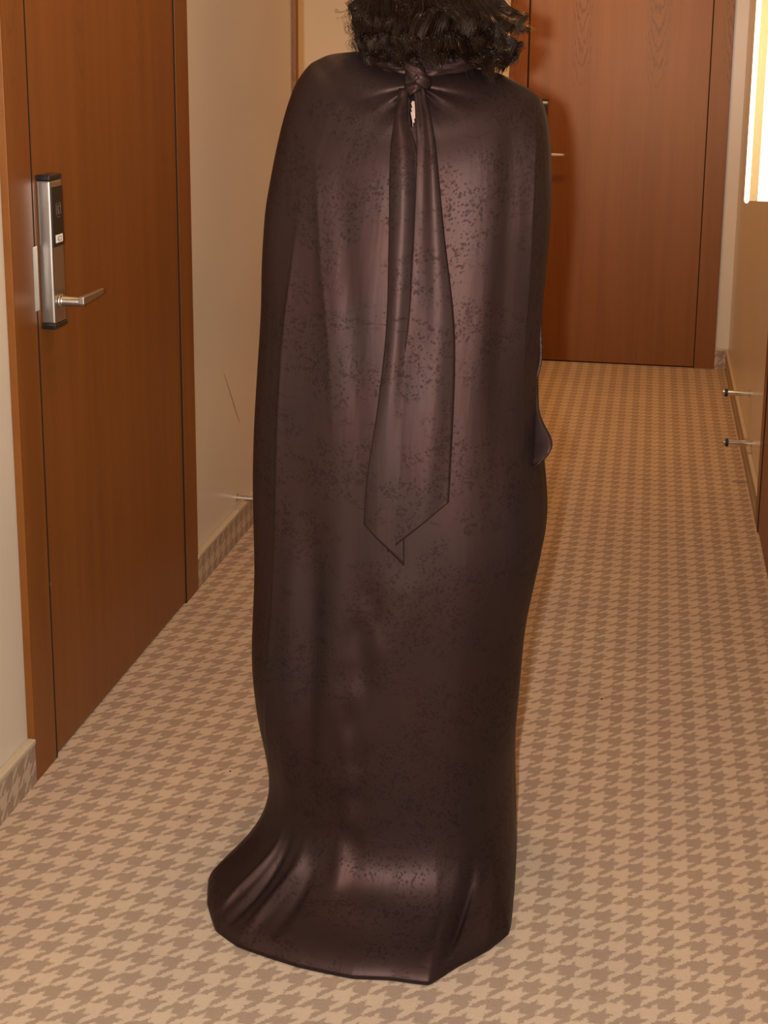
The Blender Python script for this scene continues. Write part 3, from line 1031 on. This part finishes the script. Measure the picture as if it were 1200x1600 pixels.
# ---- hair: wavy dark bob built from curling locks of strands over a filled core
def make_hair():
    verts, faces = [], []
    hc = np.array((BX + .004, BY + .004, 1.665))
    # core
    bmc = bmesh.new()
    bmesh.ops.create_uvsphere(bmc, u_segments=40, v_segments=28, radius=1)
    for v in bmc.verts:
        x, y, z = v.co
        sx, sy, sz = .082, .094, .120
        low = max(0, -z)
        px = hc[0] + x * sx * (1 + .15 * low) + .012 * low
        py = hc[1] - .012 + y * sy * (1.0 + .10 * low)
        pz = hc[2] + z * (sz if z > 0 else .172)
        if y > 0.25 and z < .35:
            py = min(py, hc[1] + .030)
        v.co = (px, py, pz)
    base = 0
    bmc.verts.ensure_lookup_table()
    verts.append(np.array([v.co[:] for v in bmc.verts]))
    faces.extend([tuple(v.index for v in f.verts) for f in bmc.faces])
    off = len(bmc.verts)
    bmc.free()
    n = 40
    t = np.linspace(0, 1, n)
    locks = [(l, (k + rng.uniform(.2, .8)) / m) for l, m in ((0, 46), (1, 44), (2, 38)) for k in range(m)]
    locks += [(int(rng.integers(0, 3)), rng.random(), 1) for _ in range(70)]
    for lk in locks:
        layer, fa = lk[:2]
        stray = len(lk) > 2
        az = math.radians(-25 + 230 * fa)
        right = max(0, math.cos(az))
        left = max(0, -math.cos(az))
        backw = max(0, math.sin(az))
        sm = lambda q, f=2.0: noise.noise(Vector((az * f, layer * 3.1 + q, q * 7.7)))
        rootz = (1.63, 1.69, 1.755)[layer] + rng.uniform(-.015, .015)
        endz = (1.462, 1.486, 1.520)[layer] + .016 * sm(1) + rng.uniform(-.006, .006) + .014 * left
        rr = (.074, .083, .091)[layer]
        flare = .010 + right * (.022 + .040 * rng.random()) + .012 * left + .012 * backw * (1 + sm(2))
        ph = 3.0 * sm(3) + layer * 1.7
        amp = .008 + .004 * sm(4)
        wl = 1.5 + .4 * sm(5)
        curl_r = .019 + .008 * sm(6, 3.0)
        curl_n = .85 + .45 * sm(7, 3.0)
        sgn = 1 if math.degrees(az) < 80 + 50 * sm(8) else -1
        drift = .30 * sm(9)
        if stray:
            curl_r = rng.uniform(.012, .03)
            flare += rng.uniform(0, .022)
            sgn = 1 if rng.random() < .5 else -1
            drift = rng.uniform(-.5, .5)
        for s in (range(0, 4) if stray else range(-1, 46)):
            # strand offset inside the lock: a flat ribbon that tightens to the tip
            ja = rng.normal(0, .065)
            jr = rng.normal(0, .0030)
            jz = rng.normal(0, .004)
            if s < 0:
                ja = jr = jz = 0.0
            tz = rootz + (endz + jz - rootz) * t
            hsk = np.clip((1.79 - tz) / .13, 0, 1)
            tight = 1 - .55 * t
            rad = (rr + jr) * np.sqrt(np.clip(1 - (1 - hsk) ** 2, 0.02, 1)) + flare * t**1.6
            a = az + ja * tight + drift * t
            wv = amp * np.sin(wl * 2 * np.pi * t + ph) * t
            x = hc[0] + .006 + rad * np.cos(a)
            y = hc[1] - .010 - rad * 1.05 * np.sin(a)
            tx, ty = -np.sin(a), -np.cos(a)
            x = x + tx * wv
            y = y + ty * wv
            # the last part rolls into a loose curl, turning about a level axis along the head
            q = np.clip((t - .50) / .50, 0, 1)
            ca = curl_n * 2 * np.pi * q ** 1.3
            rc = curl_r * (1 - .25 * q) * (1 + rng.normal(0, .05))
            out = rc * (1 - np.cos(ca))
            dn = rc * np.sin(ca)
            sidew = sgn * rc * .8 * np.sin(ca * .5) * q
            x = x + out * np.cos(a) * (.55 + .45 * right) + sidew * tx
            y = y - out * np.sin(a) * .55 + sidew * ty
            z = tz - dn * .9 + rc * .9 * q
            S = 3 if s >= 0 else 10
            wid = (.0005 if stray else .00085) * (1 - .6 * t)
            C = np.stack([x, y, z], 1)
            tan = np.gradient(C, axis=0)
            tan /= np.linalg.norm(tan, axis=1, keepdims=True) + 1e-9
            sd = np.cross(tan, np.array((.3, .9, .2)))
            sd /= np.linalg.norm(sd, axis=1, keepdims=True) + 1e-9
            s2 = np.cross(tan, sd)
            if s < 0:
                wid = .0050 * np.sqrt(np.clip(1 - t, 0, 1)) * (.5 + .5 * np.sin(np.pi * t) ** .5) + .0003
            ring = np.stack([C + wid[:, None] * (math.cos(k * 2 * math.pi / S) * sd + math.sin(k * 2 * math.pi / S) * s2) for k in range(S)], 1)
            verts.append(ring.reshape(-1, 3))
            for i in range(n - 1):
                for k in range(S):
                    k2 = (k + 1) % S
                    faces.append((off + i * S + k, off + i * S + k2, off + (i + 1) * S + k2, off + (i + 1) * S + k))
            off += n * S
    V = np.concatenate(verts)
    me = bpy.data.meshes.new('hair')
    me.from_pydata(V.tolist(), [], faces)
    me.update()
    o = link('hair', me, M['hair'], person, True)
    tag(o, 'wavy dark brown bob of hair')
    return o


make_hair()
bpy.context.view_layer.update()
